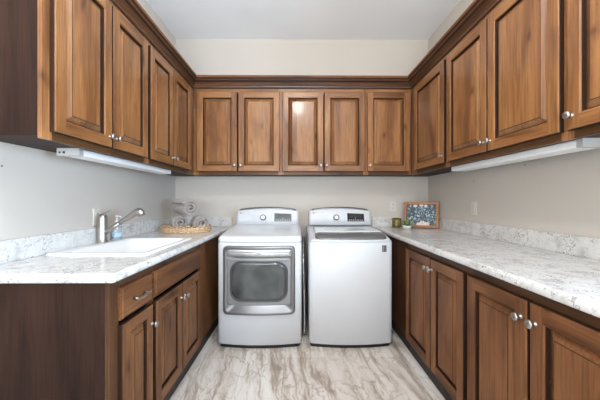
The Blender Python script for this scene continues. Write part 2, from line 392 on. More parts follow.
UZ0, UZ1, DZ0, DZ1 = 1.463, 2.3345, 1.498, 2.298
KZ = 1.556
def carcass(x0, x1, y0, y1, z0, z1, parent, wm, open_top=False, name='cabinet_body', grain='z'):
    m = MB()
    if open_top:
        t = .016; m.box(x0, x1, y0, y0+t, z0, z1); m.box(x0, x1, y1-t, y1, z0, z1); m.box(x0, x0+t, y0+t, y1-t, z0, z1); m.box(x0+t, x1, y0+t, y1-t, z0, z0+t)
    else: m.box(x0, x1, y0, y1, z0, z1, 0, grain)
    return obj(name, m, [wm], parent, .001, 1)
E_ = .0008
def upper(side, a0, a1, doors, label, end_near=None, fl=None):
    F = {'L': -1.06, 'R': 1.153, 'B': 2.787}[side]
    if side == 'L': c = (XL+E_, F-.019, a0+E_, a1-E_); loc = ((XL+F)/2, (a0+a1)/2, UZ0)
    elif side == 'R': c = (F+.019, XR-E_, a0+E_, a1-E_); loc = ((XR+F)/2, (a0+a1)/2, UZ0)
    else: c = (a0+E_, a1-E_, F+.019, YB-E_); loc = ((a0+a1)/2, (YB+F)/2, UZ0)
    t = thing('upper_cabinet', loc, label, 'cabinet', 'wall cabinets')
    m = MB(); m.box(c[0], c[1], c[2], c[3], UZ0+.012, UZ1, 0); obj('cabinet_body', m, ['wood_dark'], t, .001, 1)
    f0, f1 = fl if fl else (a0, a1)
    lo = min(d[0] for d in doors); hi = max(d[1] for d in doors)
    faceframe(side, F, f0+E_, f1-E_, UZ0, UZ1, lo-f0+.012, f1-hi+.012, .050, .047, 'wood', t)
    for d in doors: door(t, side, F-.0005 if side != 'L' else F+.0005, d[0], d[1], DZ0, DZ1, (d[2], KZ))
    return t
upper('L', 1.145, 1.930, [(1.180, 1.545, 1.520), (1.553, 1.914, 1.580)], 'wooden two-door wall cabinet nearest the camera on the left wall, with dark exposed end panel')
upper('L', 1.930, 2.785, [(1.947, 2.302, 2.278), (2.309, 2.669, 2.335)], 'wooden two-door wall cabinet on the left wall, ending in the back left corner')
upper('B', XL+.001, -.170, [(-1.017, -.612, -.637), (-.600, -.185, -.576)], 'wooden two-door wall cabinet on the back wall, left above the towels', fl=(-1.058, -.170))
upper('B', -.170, .690, [(-.155, .258, .233), (.268, .677, .293)], 'wooden two-door wall cabinet on the back wall, middle one above both machines')
upper('B', .690, XR-.001, [(.702, 1.132, .727)], 'wooden single-door wall cabinet on the back wall, in the right corner', fl=(.690, 1.151))
upper('R', 2.105, 2.785, [(2.123, 2.665, 2.148)], 'wooden single-door wall cabinet on the right wall, touching the back corner')
upper('R', 1.165, 2.105, [(1.180, 1.633, 1.607), (1.642, 2.087, 1.668)], 'wooden two-door wall cabinet on the right wall, above the long white light bar')
upper('R', .600, 1.165, [(.615, 1.151, 1.124)], 'wooden single-door wall cabinet on the right wall, nearest the camera, cut by the frame')

# crown moulding: one mitred run over all wall cabinets
prof = [(0.0, 2.335), (.006, 2.335), (.007, 2.345), (.012, 2.350), (.014, 2.358), (.014, 2.364), (.020, 2.368), (.025, 2.378), (.033, 2.390), (.044, 2.400),
        (.044, 2.407), (.050, 2.411), (.052, 2.420), (.058, 2.427), (.060, 2.434), (.060, 2.446), (.054, 2.450), (-.05, 2.450), (-.05, 2.3352), (-.001, 2.3352)]
cm = [0, 1, 2, 0, 1, 2, 0, 0, 1, 1, 2, 1, 1, 2, 2, 2, 0, 0, 0, 0]
path = [(-1, (-1.06, 1.145-0.0), (1, 0)), ]
m = MB(); runs = []
def cr(px, py, dx, dy): return [(px+dx*p, py+dy*p, z) for p, z in prof]
rings = [cr(XL+.06, 1.145, 0, -1), cr(-1.06, 1.145, 1, -1), cr(-1.06, 2.787, 1, -1), cr(1.153, 2.787, -1, -1), cr(1.153, .60, -1, -1), cr(XR-.06, .60, 0, -1)]
gr = ['x', 'y', 'x', 'y', 'x']; n = len(prof)
for k in range(5):
    o = m.off(); i = m.addv(rings[k]); j = m.addv(rings[k+1])
    for q in range(n): m.face([i+q, i+(q+1) % n, j+(q+1) % n, j+q], cm[q], gr[k], o)
m.poly(rings[0]); m.poly(rings[-1])
cmo = obj('crown_moulding', m, ['wood_crown', 'glaze', 'wood_low'], fix=False)
bmx = bmesh.new(); bmx.from_mesh(cmo.data); bmesh.ops.remove_doubles(bmx, verts=bmx.verts, dist=1e-5); bmesh.ops.recalc_face_normals(bmx, faces=bmx.faces); bmx.to_mesh(cmo.data); bmx.free()
tag(cmo, 'dark stepped crown moulding running along the tops of all the wall cabinets', 'moulding')

# ------------------------------------------------------------------ base cabinets
BZ0, BZ1 = .095, .8755
def base(side, a0, a1, label, open_top=False, end_mat=None):
    F = {'L': -.757, 'R': .872}[side]
    if side == 'L': x0, x1 = XL+E_, F-.019; k0, k1 = XL+E_, F-.02; loc = ((XL+F)/2, (a0+a1)/2, 0)
    else: x0, x1 = F+.019, XR-E_; k0, k1 = F+.02, XR-E_; loc = ((XR+F)/2, (a0+a1)/2, 0)
    t = thing('base_cabinet', loc, label, 'cabinet', 'base cabinets')
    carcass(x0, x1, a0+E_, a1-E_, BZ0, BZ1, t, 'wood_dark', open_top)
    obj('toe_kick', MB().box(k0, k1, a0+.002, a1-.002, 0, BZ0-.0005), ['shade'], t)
    return t, F
def slab_front(parent, side, F, a0, a1, b0, b1, name, wm='wood_low', th=.02, gz=None):
    P, h = frame_of(side, F); m = MB(); o = m.off(); h = gz or h
    prof = [(0, 0), (0, th-.007), (.003, th-.005), (.005, th-.005), (.009, th), ]
    prev = rect(P, a0, a1, b0, b1, *prof[0]); m.poly(prev, 0, h, o)
    for idx, (i, n_) in enumerate(prof[1:]):
        cur = rect(P, a0, a1, b0, b1, i, n_)
        for k in range(4): m.poly([prev[k], prev[(k+1) % 4], cur[(k+1) % 4], cur[k]], 1 if idx == 2 else 0, h, o)
        prev = cur
    m.poly(prev, 0, h, o)
    d = obj(name, m, [wm, 'glaze'], parent, fix=False)
    bmx = bmesh.new(); bmx.from_mesh(d.data); bmesh.ops.remove_doubles(bmx, verts=bmx.verts, dist=1e-5); bmesh.ops.recalc_face_normals(bmx, faces=bmx.faces); bmx.to_mesh(d.data); bmx.free()
    return d
# left run
t, F = base('L', 1.110, 1.415, 'narrow wooden base cabinet with one drawer and one door, nearest the camera on the left')
faceframe('L', F, 1.110+E_, 1.415-E_, BZ0, BZ1, .055, .03, .05, .04, 'wood_shaded', t)
dr = slab_front(t, 'L', F+.0005, 1.158, 1.402, .700, .838, 'drawer')
pts = []
hb = MB()
for s_ in (-.042, .042): hb.tube([(F+.02, 1.28+s_, .766), (F+.045, 1.28+s_*.98, .766)], [.007, .0045])
for k in range(25):
    q = k/24*2-1; pts.append((F+.046+.004*(1-q*q), 1.28+.058*q, .766+.0025*math.sin(q*6)))
hb.tube(pts, [.0035+.0035*(1-abs(k/12-1)**2) for k in range(25)])
obj('handle', hb, 'nickel', dr)
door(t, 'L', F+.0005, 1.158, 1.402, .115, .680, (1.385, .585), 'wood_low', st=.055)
t, F = base('L', 1.415, 2.120, 'wooden sink base cabinet with two doors under a long false drawer front', open_top=True)
faceframe('L', F, 1.415+E_, 2.120-E_, BZ0, BZ1, .03, .03, .05, .04, 'wood_shaded', t)
slab_front(t, 'L', F+.0005, 1.430, 2.092, .700, .838, 'false_drawer_front')
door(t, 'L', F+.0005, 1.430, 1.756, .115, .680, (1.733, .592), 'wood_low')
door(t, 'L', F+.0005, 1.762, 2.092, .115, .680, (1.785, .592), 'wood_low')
t, F = base('L', 2.120, YB-E_, 'plain blank wooden corner base cabinet beside the dryer')
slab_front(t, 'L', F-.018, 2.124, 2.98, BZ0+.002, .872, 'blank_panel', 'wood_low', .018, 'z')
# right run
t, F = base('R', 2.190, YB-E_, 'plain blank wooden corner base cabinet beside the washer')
slab_front(t, 'R', F+.018, 2.194, 2.98, BZ0+.002, .872, 'blank_panel', 'wood_shaded', .018, 'z')  # washer's shade is put into this panel's darker wood colour
t, F = base('R', 1.392, 2.190, 'wooden two-door base cabinet in the middle of the right wall')
faceframe('R', F, 1.392+E_, 2.190-E_, BZ0, BZ1, .03, .03, .055, .04, 'wood_shaded', t)
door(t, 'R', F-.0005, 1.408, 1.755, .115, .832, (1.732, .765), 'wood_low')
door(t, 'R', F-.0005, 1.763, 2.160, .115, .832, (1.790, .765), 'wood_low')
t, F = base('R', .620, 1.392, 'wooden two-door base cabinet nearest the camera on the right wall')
faceframe('R', F, .620+E_, 1.392-E_, BZ0, BZ1, .03, .03, .055, .04, 'wood_shaded', t)
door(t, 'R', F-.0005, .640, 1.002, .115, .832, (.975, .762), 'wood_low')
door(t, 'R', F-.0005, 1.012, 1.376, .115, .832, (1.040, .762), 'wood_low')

# ------------------------------------------------------------------ countertops
def rrect(x0, x1, y0, y1, r, z, n=5):
    out = []
    for cx, cy, s0 in ((x1-r, y1-r, 0), (x0+r, y1-r, 90), (x0+r, y0+r, 180), (x1-r, y0+r, 270)):
        for k in range(n+1):
            a = R(s0+90*k/n); out.append((cx+r*math.cos(a), cy+r*math.sin(a), z))
    return out
SZ = ZT-.038; SP = ZT+.106
HX0, HX1, HY0, HY1 = -1.262, -.825, 1.485, 2.065
o0, o1, o2, o3 = XL+E_, -.722, 1.084, YB-E_
t = tag(bpy.data.objects.new('countertop', None), 'white grey-veined countertop over the left base cabinets, holding the sink', 'countertop', 'countertops'); C.objects.link(t); t.location = (-1.05, 2, SZ)
def ringslab(x0, x1, y0, y1, hole):
    m = MB()
    ed = [(.010, SZ), (.003, SZ+.003), (0, SZ+.010), (0, ZT-.014), (.004, ZT-.005), (.013, ZT)]
    rings = [rrect(x0+i, x1-i, y0+i, y1-i, .022-i if i < .02 else .003, z) for i, z in ed]
    m.loops(rings, 0, False, False, True)
    top, bot = rings[-1], rings[0]
    if hole:
        N_ = len(top); hr = lambda z: rrect(*hole, .02, z)
        a, b_ = m.addv(top), m.addv(hr(ZT)); c_, d_ = m.addv(bot), m.addv(hr(SZ))
        for j in range(N_):
            k = (j+1) % N_; m.face([a+j, a+k, b_+k, b_+j]); m.face([c_+j, c_+k, d_+k, d_+j]); m.face([b_+j, b_+k, d_+k, d_+j])
    else: m.poly(top); m.poly(bot)
    return m
obj('counter_slab', ringslab(o0, o1, o2, o3, (HX0, HX1, HY0, HY1)), 'quartz', t)
bs = MB(); bs.box(XL+E_, XL+.02, o2, YB-.0205, ZT, SP); bs.box(XL+E_, -.735, YB-.02, YB-E_, ZT, SP)
obj('backsplash', bs, 'quartz', t, .003, 2)
t = tag(bpy.data.objects.new('countertop', None), 'long white grey-veined countertop over the right base cabinets, holding the framed print', 'countertop', 'countertops'); C.objects.link(t); t.location = (1.15, 2, SZ)
obj('counter_slab', ringslab(.832, XR-E_, .600, YB-E_, None), 'quartz', t)
bs = MB(); bs.box(XR-.02, XR-E_, .60, YB-.0205, ZT, SP); bs.box(.836, XR-E_, YB-.02, YB-E_, ZT, SP)
obj('backsplash', bs, 'quartz', t, .003, 2)

# ------------------------------------------------------------------ sink, faucet, soap
t = thing('sink', (-1.07, 1.77, ZT), 'white rectangular drop-in sink set into the left countertop', 'sink')
def lerp_r(i, z, r): return None
sx0, sx1, sy0, sy1 = -1.345, -.798, 1.452, 2.100
bx0, bx1, by0, by1 = -1.250, -.838, 1.497, 2.053
def sr(f, z, r):   # f 0 = outer rim, 1 = bowl edge
    return rrect(sx0+(bx0-sx0)*f, sx1+(bx1-sx1)*f, sy0+(by0-sy0)*f, sy1+(by1-sy1)*f, r, z, 6)
def br(i, z, r): return rrect(bx0+i, bx1-i, by0+i, by1-i, r, z, 6)
m = MB()
m.loops([sr(0, ZT+.0005, .035), sr(.02, ZT+.006, .035), sr(.12, ZT+.010, .035), sr(.8, ZT+.009, .045), sr(.95, ZT+.006, .05),
         br(.004, ZT-.004, .05), br(.010, ZT-.03, .05), br(.022, ZT-.15, .055), br(.045, ZT-.185, .06), br(.09, ZT-.192, .06),
         br(.19, ZT-.194, .012)], 0, False, True, True)
obj('sink_bowl', m, 'sink', t)
obj('drain', MB().lathe([(.042, -.1935), (.042, -.1915), (.034, -.1915), (.030, -.1930), (.006, -.1930)], ((bx0+bx1)/2, (by0+by1)/2, ZT), 20), 'nickel', t)
fx, fy, fz = -1.309, 1.850, ZT+.0098
t = thing('faucet', (fx, fy, fz), 'brushed nickel pull-out faucet with an angled spout on the sink rim', 'faucet')
obj('faucet_body', MB().lathe([(.034, 0), (.034, .006), (.030, .010), (.0285, .03), (.0285, .165), (.026, .178), (.015, .188), (.003, .191)], (fx, fy, fz), 24), 'nickel', t)
s0 = Vector((fx+.012, fy, fz+.060)); s1 = Vector((-1.085, 1.862, 1.128))
dv = s1-s0; sp = [s0+dv*q for q in (0, .15, .3, .45, .452, .47, .472, .6, .8, .93, 1)]
sp += [s1+Vector((.016, 0, .001)), s1+Vector((.028, 0, -.008)), s1+Vector((.034, 0, -.026))]
obj('spout', MB().tube(sp, [.0145, .0145, .0145, .0145, .0115, .0115, .016, .017, .019, .021, .023, .024, .023, .021], 16), 'nickel', t)
lv = [Vector((fx, fy, fz+.176)), Vector((fx+.02, fy, fz+.196)), Vector((fx+.05, fy+.002, fz+.214)), Vector((fx+.075, fy+.003, fz+.222))]
obj('lever', MB().tube(lv, [.013, .0085, .006, .005], 10), 'nickel', t)
bx_, by_ = -1.300, 1.985; bz_ = ZT+.0098
t = thing('soap_dispenser', (bx_, by_, bz_), 'clear soap bottle with white pump behind the faucet', 'bottle')
obj('bottle_body', MB().lathe([(.026, 0), (.030, .004), (.030, .095), (.026, .108), (.013, .116), (.012, .122)], (bx_, by_, bz_), 24), 'soap_bottle', t)
obj('bottle_label', MB().lathe([(.0305, .024), (.0308, .026), (.0308, .050), (.0305, .052)], (bx_, by_, bz_), 24, cap=False), 'blue', t, label='pale blue label')
pm = MB().lathe([(.014, .1225), (.014, .135), (.006, .138), (.005, .162), (.011, .163), (.011, .172), (.003, .174)], (bx_, by_, bz_), 16)
pm.tube([(bx_, by_, bz_+.168), (bx_+.03, by_-.01, bz_+.166), (bx_+.038, by_-.012, bz_+.158)], .004, 8)
obj('pump', pm, 'white_plastic', t)

# ------------------------------------------------------------------ washer and dryer
HW = .343
def bow(u, amt=.035): return -amt*(1-u*u)
def rng(n): return [i/n*2-1 for i in range(n+1)]
def plan(cx, y0, y1, z, inset=0, amt=.035, r=.02):
    pts = []
    hw = HW-inset; xs = [math.sin(u*math.pi/2) for u in rng(20)]
    for u in xs:
        x = u*hw; y = y0+inset+bow(u, amt)
        d = hw-abs(x)
        if d < r: y += r-math.sqrt(max(0, r*r-(r-d)**2))
        pts.append((cx+x, y, z))
    pts += [(cx+hw, y1-inset, z), (cx-hw, y1-inset, z)]
    return pts
def grid(m, P, nu, nv, mi=0, smooth=True):
    i = m.addv([P(u, v) for v in range(nv+1) for u in range(nu+1)])
    for v in range(nv):
        for u in range(nu):
            a = i+v*(nu+1)+u; m.face([a, a+1, a+nu+2, a+nu+1], mi, smooth=smooth)
def deck(cx, y0, profile, zb):
    """profile [(dy, z)] from the front lip to the back, lofted across the bowed width with soft side edges"""
    m = MB(); us = [-1, -.985, -.96, -.93]+[k/10 for k in range(-9, 10)]+[.93, .96, .985, 1]; drop = {1: .022, .985: .012, .96: .005, .93: .001}
    yb = y0+profile[-1][0]
    def pt(u, k):
        dy, z = profile[k]; f = 1-dy/(profile[-1][0]); dz = drop.get(abs(u), 0)
        y = y0+dy+bow(u)*f
        if abs(u) >= .93 and dy < .05: y += dz*.8
        return (cx+u*HW, y, max(zb, z-dz))
    rings = [[pt(u, k) for u in us] for k in range(len(profile))]
    for r_ in rings: pass
    full = [[(p[0], p[1], zb) for p in rings[0]]]+rings+[[(p[0], p[1], zb) for p in rings[-1]]]
    st = [m.addv(r_) for r_ in full]; n = len(us)
    for k in range(len(full)-1):
        for j in range(n-1): m.face([st[k]+j, st[k]+j+1, st[k+1]+j+1, st[k+1]+j], 0, smooth=0 < k < len(full)-2)
    for j in (0, n-1):
        m.face([s_+j for s_ in st], 0)
    bot = [st[0]+j for j in range(n)]+[st[-1]+j for j in reversed(range(n))]; m.face(bot, 0)
    return m, pt
def weld(o, d=1e-5):
    bmx = bmesh.new(); bmx.from_mesh(o.data); bmesh.ops.remove_doubles(bmx, verts=bmx.verts, dist=d); bmesh.ops.recalc_face_normals(bmx, faces=bmx.faces); bmx.to_mesh(o.data); bmx.free()
CY = 2.800           # console front foot
def con_face(cx, u, s):       # point on the slanted console face: u -1..1 across, s 0..1 up
    zt = 1.094+.020*(1-u*u); z0 = .952
    return Vector((cx+u*.318, CY+.022*(u*u)-.012+.040*s, z0+(zt-z0)*s))
def console(cx, t):
    m = MB(); us = rng(24)
    def ring(u):
        e = max(0, abs(u)-.93)/.07; k = 1-.10*e*e
        f0 = con_face(cx, u, 0); f1 = con_face(cx, u, k)
        b_ = 2.945
        return [f0, con_face(cx, u, .5*k), f1, (f1[0], f1[1]+.008, f1[2]+.008), (f1[0], f1[1]+.022, f1[2]+.012), (f1[0], b_-.02, f1[2]+.006), (f1[0], b_, f1[2]-.02), (f1[0], b_, .952)]
    rings = [ring(u) for u in us]; m.loops(rings, 0, True, True, True)
    o = obj('control_console', m, 'enamel', t); weld(o)
    # dark metal strip along the top arc
    m = MB(); rings = []
    for u in [k/20*1.84-.92 for k in range(21)]:
        f1 = con_face(cx, u, 1); h_ = .006+.007*(1-(u/.92)**2)
        a = Vector((f1[0], f1[1]+.001, f1[2]+.0015)); rings.append([a, a+Vector((0, -.003, .002)), a+Vector((0, .008, .006+h_)), a+Vector((0, .024, .010+h_)), a+Vector((0, .024, .004))])
    m.loops(rings, 0, True, True, True); st = obj('trim_strip', m, 'steel', t, label='arched chrome strip')
    return o
def on_face(cx, u, s, du, ds, mi, m, th=.003, r=0.0):
    """rounded plate lying on the console face"""
    P = lambda a, b_, n_: con_face(cx, a, b_)+Vector((0, -n_, n_*.25))
    m.loops([[P(u-du, s-ds, -.001), P(u+du, s-ds, -.001), P(u+du, s+ds, -.001), P(u-du, s+ds, -.001)],
             [P(u-du, s-ds, th), P(u+du, s-ds, th), P(u+du, s+ds, th), P(u-du, s+ds, th)]], mi)
def controls(cx, t, ku, kr, dark):
    c = con_face(cx, ku, .46); ax = Vector((0, -1, .28)).normalized()
    kn = MB().lathe([(kr*1.15, 0), (kr*1.15, .004), (kr*1.0, .006)], c, 28, 1, ax)
    kn.lathe([(kr, .006), (kr*.98, .024), (kr*.86, .028)], c, 28, 0, ax); kn.lathe([(kr*.62, .028), (kr*.60, .0295)], c, 24, 1, ax)
    obj('dial', kn, ['dial_ring', 'white_plastic'], t, label='round chrome dial')
    d = MB(); on_face(cx, .50, .50, .275, .26, 0, d, .002); 
    dd = obj('display', d, 'display_dark' if dark else 'display', t)
    b_ = MB(); on_face(cx, .50, .60, .215, .13, 0, b_, .0028); on_face(cx, .50, .28, .255, .012, 1, b_, .0026)
    for k in range(7): on_face(cx, .50-.21+.07*k, .34, .018, .035, 1, b_, .0032)
    obj('screen', b_, ['charcoal' if not dark else 'black', 'grey'], dd)
    for u, s_ in [(u, s_) for u in (-.49, -.42, .13) for s_ in (.62, .44, .26)]:
        k_ = MB(); on_face(cx, u, s_, .011, .028, 0, k_, .0018); obj('button', k_, 'button_grey', t)
    k_ = MB(); on_face(cx, -.58, .5, .0025, .36, 0, k_, .001); obj('divider_line', k_, 'button_grey', t)
    lg = MB(); c2 = con_face(cx, -.865, .84); lg.lathe([(.0075, 0), (.0075, .0015)], c2, 18, 0, (0, -1, .28))
    q = Matrix.Rotation(R(76), 4, 'X')
    c3 = con_face(cx, -.80, .84)+Vector((0, -.001, 0)); lg.text('LG', .017, lambda v: c3+(q @ v), 1)
    obj('logo', lg, ['red', 'grey'], t, label='small round logo with LG lettering')
def machine(cx, name, label, zf=.866):
    t = thing(name, (cx, 2.6, 0), label, name)
    b_ = MB(); b_.loops([plan(cx, 2.262, 2.94, 0, .012), plan(cx, 2.262, 2.94, .034, .012)]); obj('base_plinth', b_, 'black', t, label='black kick strip')
    b_ = MB(); b_.loops([plan(cx, 2.25, 2.945, .035, .004), plan(cx, 2.25, 2.945, .040), plan(cx, 2.25, 2.945, zf-.006), plan(cx, 2.25, 2.945, zf, .005)], smooth=False)
    bo = obj('cabinet_shell', b_, 'enamel', t)
    for p in bo.data.polygons: p.use_smooth = len(p.vertices) == 4
    return t
# dryer
DX = -.3125
t = machine(DX, 'dryer', 'white front-loading dryer with a silver round-cornered glass door')
m, pt = deck(DX, 2.245, [(.000, .870), (.000, .897), (.006, .908), (.018, .914), (.06, .920), (.2, .936), (.4, .952), (.56, .962), (.70, .963)], .868)
o = obj('top_panel', m, 'enamel_lid', t); weld(o)
console(DX, t); controls(DX, t, -.125, .031, False)
# door
def curved(cx, x0, x1, z0, z1, r, off, y0=2.25, n=8, amt=.035, seg=8):
    """rounded rectangle outline lying on the bowed front, off metres in front of it; subdivided along x"""
    pts = []
    base_ = rrect(x0, x1, z0, z1, r, 0, n); out = []
    for k in range(len(base_)):
        p, q = base_[k], base_[(k+1) % len(base_)]; L = abs(q[0]-p[0]); s_ = max(1, int(L/.04))
        for j in range(s_): f = j/s_; out.append((p[0]+(q[0]-p[0])*f, p[1]+(q[1]-p[1])*f))
    return [(cx+a, y0+bow(a/HW, amt)-off, b_) for a, b_ in out]
def cur(x0, x1, z0, z1, r, off, cx=DX): return curved(cx, x0, x1, z0, z1, r, off)
def fixn(a, n_):   # resample helper not needed: all loops share outline counts when built from the same box
    return a
def shell(levels, mi=0, cx=DX, cap=True):
    """levels: (inset, off); all built from the outermost outline so that counts agree"""
    x0, x1, z0, z1, r = levels[0]; rings = []
    bo_ = curved(cx, x0, x1, z0, z1, r, 0)
    return bo_
def bez(m, x0, x1, z0, z1, r, lv, mi=0, cx=DX, cap1=True, cap0=False):
    """lv = [(inset, off)]: loops scaled about the centre so counts agree"""
    base_ = curved(0, x0, x1, z0, z1, r, 0); xm, zm = (x0+x1)/2, (z0+z1)/2; hx, hz = (x1-x0)/2, (z1-z0)/2; rings = []
    for ins, off in lv:
        ring = []
        for p in base_:
            x = xm+(p[0]-xm)*(1-ins/hx); z = zm+(p[2]-zm)*(1-ins/hz)
            ring.append((cx+x, 2.25+bow(x/HW)-off, z))
        rings.append(ring)
    m.loops(rings, mi, cap0, False, True)
    if cap1:   # fill by strips so that the bowed face stays smooth
        i = m.addv([rings[-1][k] for k in range(len(rings[-1]))]); c_ = rings[-1]; L = len(c_)
        pc = m.addv([(cx+xm, 2.25+bow(xm/HW)-lv[-1][1], zm)])
        for k in range(L): m.face([i+k, i+(k+1) % L, pc], mi, smooth=True)
DA = (-.290, .290, .286, .838, .035)
dm = MB(); bez(dm, *DA, [(0, -.002), (.000, .020), (.003, .026), (.010, .029), (.024, .028), (.030, .022)])
dr = obj('door', dm, 'steel', t); weld(dr)
# handle recess band at the top
hm = MB(); bez(hm, -.262, .262, .754, .815, .012, [(0, .020), (.0, .0225), (.004, .0245), (.010, .0262), (.022, .0275)]); obj('handle', hm, 'chrome', dr, label='polished handle band')
im = MB(); bez(im, -.258, .258, .366, .742, .022, [(0, .018), (.001, .0245), (.006, .027), (.014, .0262)]); obj('inner_frame', im, 'steel_light', dr)
gm = MB(); bez(gm, -.230, .230, .396, .718, .090, [(-.004, .020), (-.002, .0285), (.002, .030), (.006, .0275)], 0); obj('window_ring', gm, 'charcoal', dr)
gm = MB(); bez(gm, -.220, .220, .406, .708, .082, [(0, .022), (.002, .0285), (.02, .0290), (.06, .0292)], 0); obj('window', gm, 'smoked', dr, label='smoked glass window')
# washer
WX = .434
t = machine(WX, 'washer', 'white top-loading washer with a chrome-edged lid and square grey badge', .868)
m, pt = deck(WX, 2.245, [(.000, .872), (.004, .880), (.016, .886), (.03, .888), (.06, .894), (.12, .905), (.2, .914), (.4, .924), (.56, .940), (.70, .942)], .870)
o = obj('top_panel', m, 'enamel', t); weld(o)
console(WX, t); controls(WX, t, -.135, .031, True)
def lidpt(u, v):   # lid surface across u (-1..1), v 0 front .. 1 back
    Yv = 2.262+v*.47; z = [.892, .908, .922, .932, .939, .944, .948, .951, .954][min(8, int(v*8+.5))]
    return Yv, z
LX0, LX1 = -.288, .306
lp = [(.012, .886), (.022, .897), (.050, .912), (.095, .925), (.130, .932), (.20, .939), (.32, .945), (.44, .949), (.475, .948)]
m = MB(); cols = [-1, -.97, -.9]+[k/8 for k in range(-7, 8)]+[.9, .97, 1]
def lidring(dy, z, dz=0):
    out = []
    for c_ in cols:
        x = (LX0+LX1)/2+c_*(LX1-LX0)/2; e = {1: .014, .97: .005, .9: .001}.get(abs(c_), 0); f = 1-dy/.7
        yy = 2.245+dy+bow(x/HW)*f+(e*1.6 if dy < .05 else 0)
        out.append((WX+x, yy, z-e+dz))
    return out
def sheet(prof_, mi_name, parent, name, label=None, th=.022):
    m = MB(); top = [lidring(*p) for p in prof_]; bot = [lidring(p[0], p[1], -th) for p in prof_]
    n = len(cols); a = [m.addv(r_) for r_ in top]; b_ = [m.addv(r_) for r_ in bot]
    for k in range(len(top)-1):
        for j in range(n-1):
            m.face([a[k]+j, a[k]+j+1, a[k+1]+j+1, a[k+1]+j], 0, smooth=True); m.face([b_[k]+j, b_[k]+j+1, b_[k+1]+j+1, b_[k+1]+j], 0)
        for j in (0, n-1): m.face([a[k]+j, a[k+1]+j, b_[k+1]+j, b_[k]+j], 0)
    for k in (0, len(top)-1):
        for j in range(n-1): m.face([a[k]+j, a[k]+j+1, b_[k]+j+1, b_[k]+j], 0)
    o = obj(name, m, mi_name, parent, label=label); weld(o); return o
lid = sheet(lp[4:], 'enamel_lid', t, 'lid')
sheet(lp[:5], 'band', lid, 'lid_handle_band', 'curved chrome band along the front of the lid')
# badge on the washer's front
bm_ = MB(); y_ = lambda x: 2.25+bow((x-WX)/HW)
bx0_, bx1_ = .686, .724
def plate(m, x0, x1, z0, z1, d0, d1, mi): m.loops([[(x0, y_(x0)-d0, z0), (x1, y_(x1)-d0, z0), (x1, y_(x1)-d0, z1), (x0, y_(x0)-d0, z1)], [(x0, y_(x0)-d1, z0), (x1, y_(x1)-d1, z0), (x1, y_(x1)-d1, z1), (x0, y_(x0)-d1, z1)]], mi)
plate(bm_, bx0_, bx1_, .785, .838, -.0005, .0018, 0)
for z_ in (.823, .8085, .794): plate(bm_, bx0_+.005, bx0_+.016, z_-.004, z_+.006, .0019, .0024, 1); plate(bm_, bx0_+.020, bx1_-.004, z_-.001, z_+.003, .0019, .0024, 1)
obj('badge', bm_, ['charcoal', 'grey'], t, label='square charcoal badge with small grey symbols')

# foil vent hose behind the gap between the machines
m = MB(); pts = []; rr = []
for k in range(150):
    f = k/149; pts.append((.057+.003*math.sin(f*7), 2.42+.42*f+.03*math.sin(f*9), .03+f*.80)); rr.append(.0200+(.0025 if k % 2 else -.0025)+random.uniform(-.0012, .0012))
m.tube(pts, rr, 14)
vh = obj('vent_hose', m, 'foil'); tag(vh, 'crinkled silver foil vent hose seen in the gap between dryer and washer', 'hose')
for p in vh.data.polygons: p.use_smooth = False

# ------------------------------------------------------------------ under-cabinet light bars
def light_bar(x0, x1, y0, y1, label, slots=True):
    t = thing('light_bar', ((x0+x1)/2, (y0+y1)/2, 1.4745), label, 'light', 'under-cabinet light bars')
    obj('light_lens', MB().box(x0, x1, y0+.028, y1, 1.438, 1.4745), 'lens', t, .006, 3)
    e = MB().box(x0-.003, x1+.003, y0, y0+.028, 1.436, 1.4745)
    if slots: e.box(x0+.028, x0+.040, y0-.0015, y0, 1.446, 1.458, 1); e.box(x0+.008, x0+.018, y0-.0015, y0, 1.447, 1.457, 1)
    obj('end_cap', e, ['metal_cap', 'slot'], t, label='grey metal end cap')
light_bar(-1.240, -1.130, 1.425, 2.46, 'slim white light bar with grey end cap under the left wall cabinets')
light_bar(1.232, 1.352, 1.175, 2.20, 'slim white light bar with grey end cap under the right wall cabinets', False)

# ------------------------------------------------------------------ outlets, switch
def outlet(side, a, z, label, cat, kind, wm='almond'):
    F = {'L': XL, 'R': XR, 'B': YB}[side]; P, h = frame_of(side, F)
    t = thing('wall_switch' if kind == 'switch' else 'wall_outlet', P(a, z, 0), label, cat)
    m = MB(); prev = rect(P, a-.036, a+.036, z-.058, z+.058, 0, .0003); m.loops([prev, rect(P, a-.036, a+.036, z-.058, z+.058, 0, .003), rect(P, a-.036, a+.036, z-.058, z+.058, .004, .006)])
    obj('cover_plate', m, wm, t)
    if kind == 'switch':
        m = MB(); m.loops([rect(P, a-.017, a+.017, z-.033, z+.033, 0, .005), rect(P, a-.017, a+.017, z-.033, z+.033, .001, .0095)]); obj('rocker', m, 'plate_white', t)
    else:
        for dz in (-.021, .021):
            m = MB(); m.loops([rect(P, a-.0165, a+.0165, z+dz-.014, z+dz+.014, 0, .005), rect(P, a-.0165, a+.0165, z+dz-.014, z+dz+.014, .001, .008)])
            for da in (-.006, .006): m.loops([rect(P, a+da-.0015, a+da+.0015, z+dz-.006, z+dz+.006, 0, .0078), rect(P, a+da-.0015, a+da+.0015, z+dz-.006, z+dz+.006, 0, .0086)], 1)
            obj('socket', m, ['plate_white', 'slot'], t)
outlet('B', 1.073, 1.140, 'beige wall outlet on the back wall above the candle', 'outlet', 'outlet', 'plate_white')
outlet('R', 2.283, 1.138, 'beige wall switch on the right wall above the countertop', 'switch', 'switch', 'almond')
outlet('L', 1.885, 1.092, 'beige wall outlet on the left wall behind the faucet', 'outlet', 'outlet', 'almond')
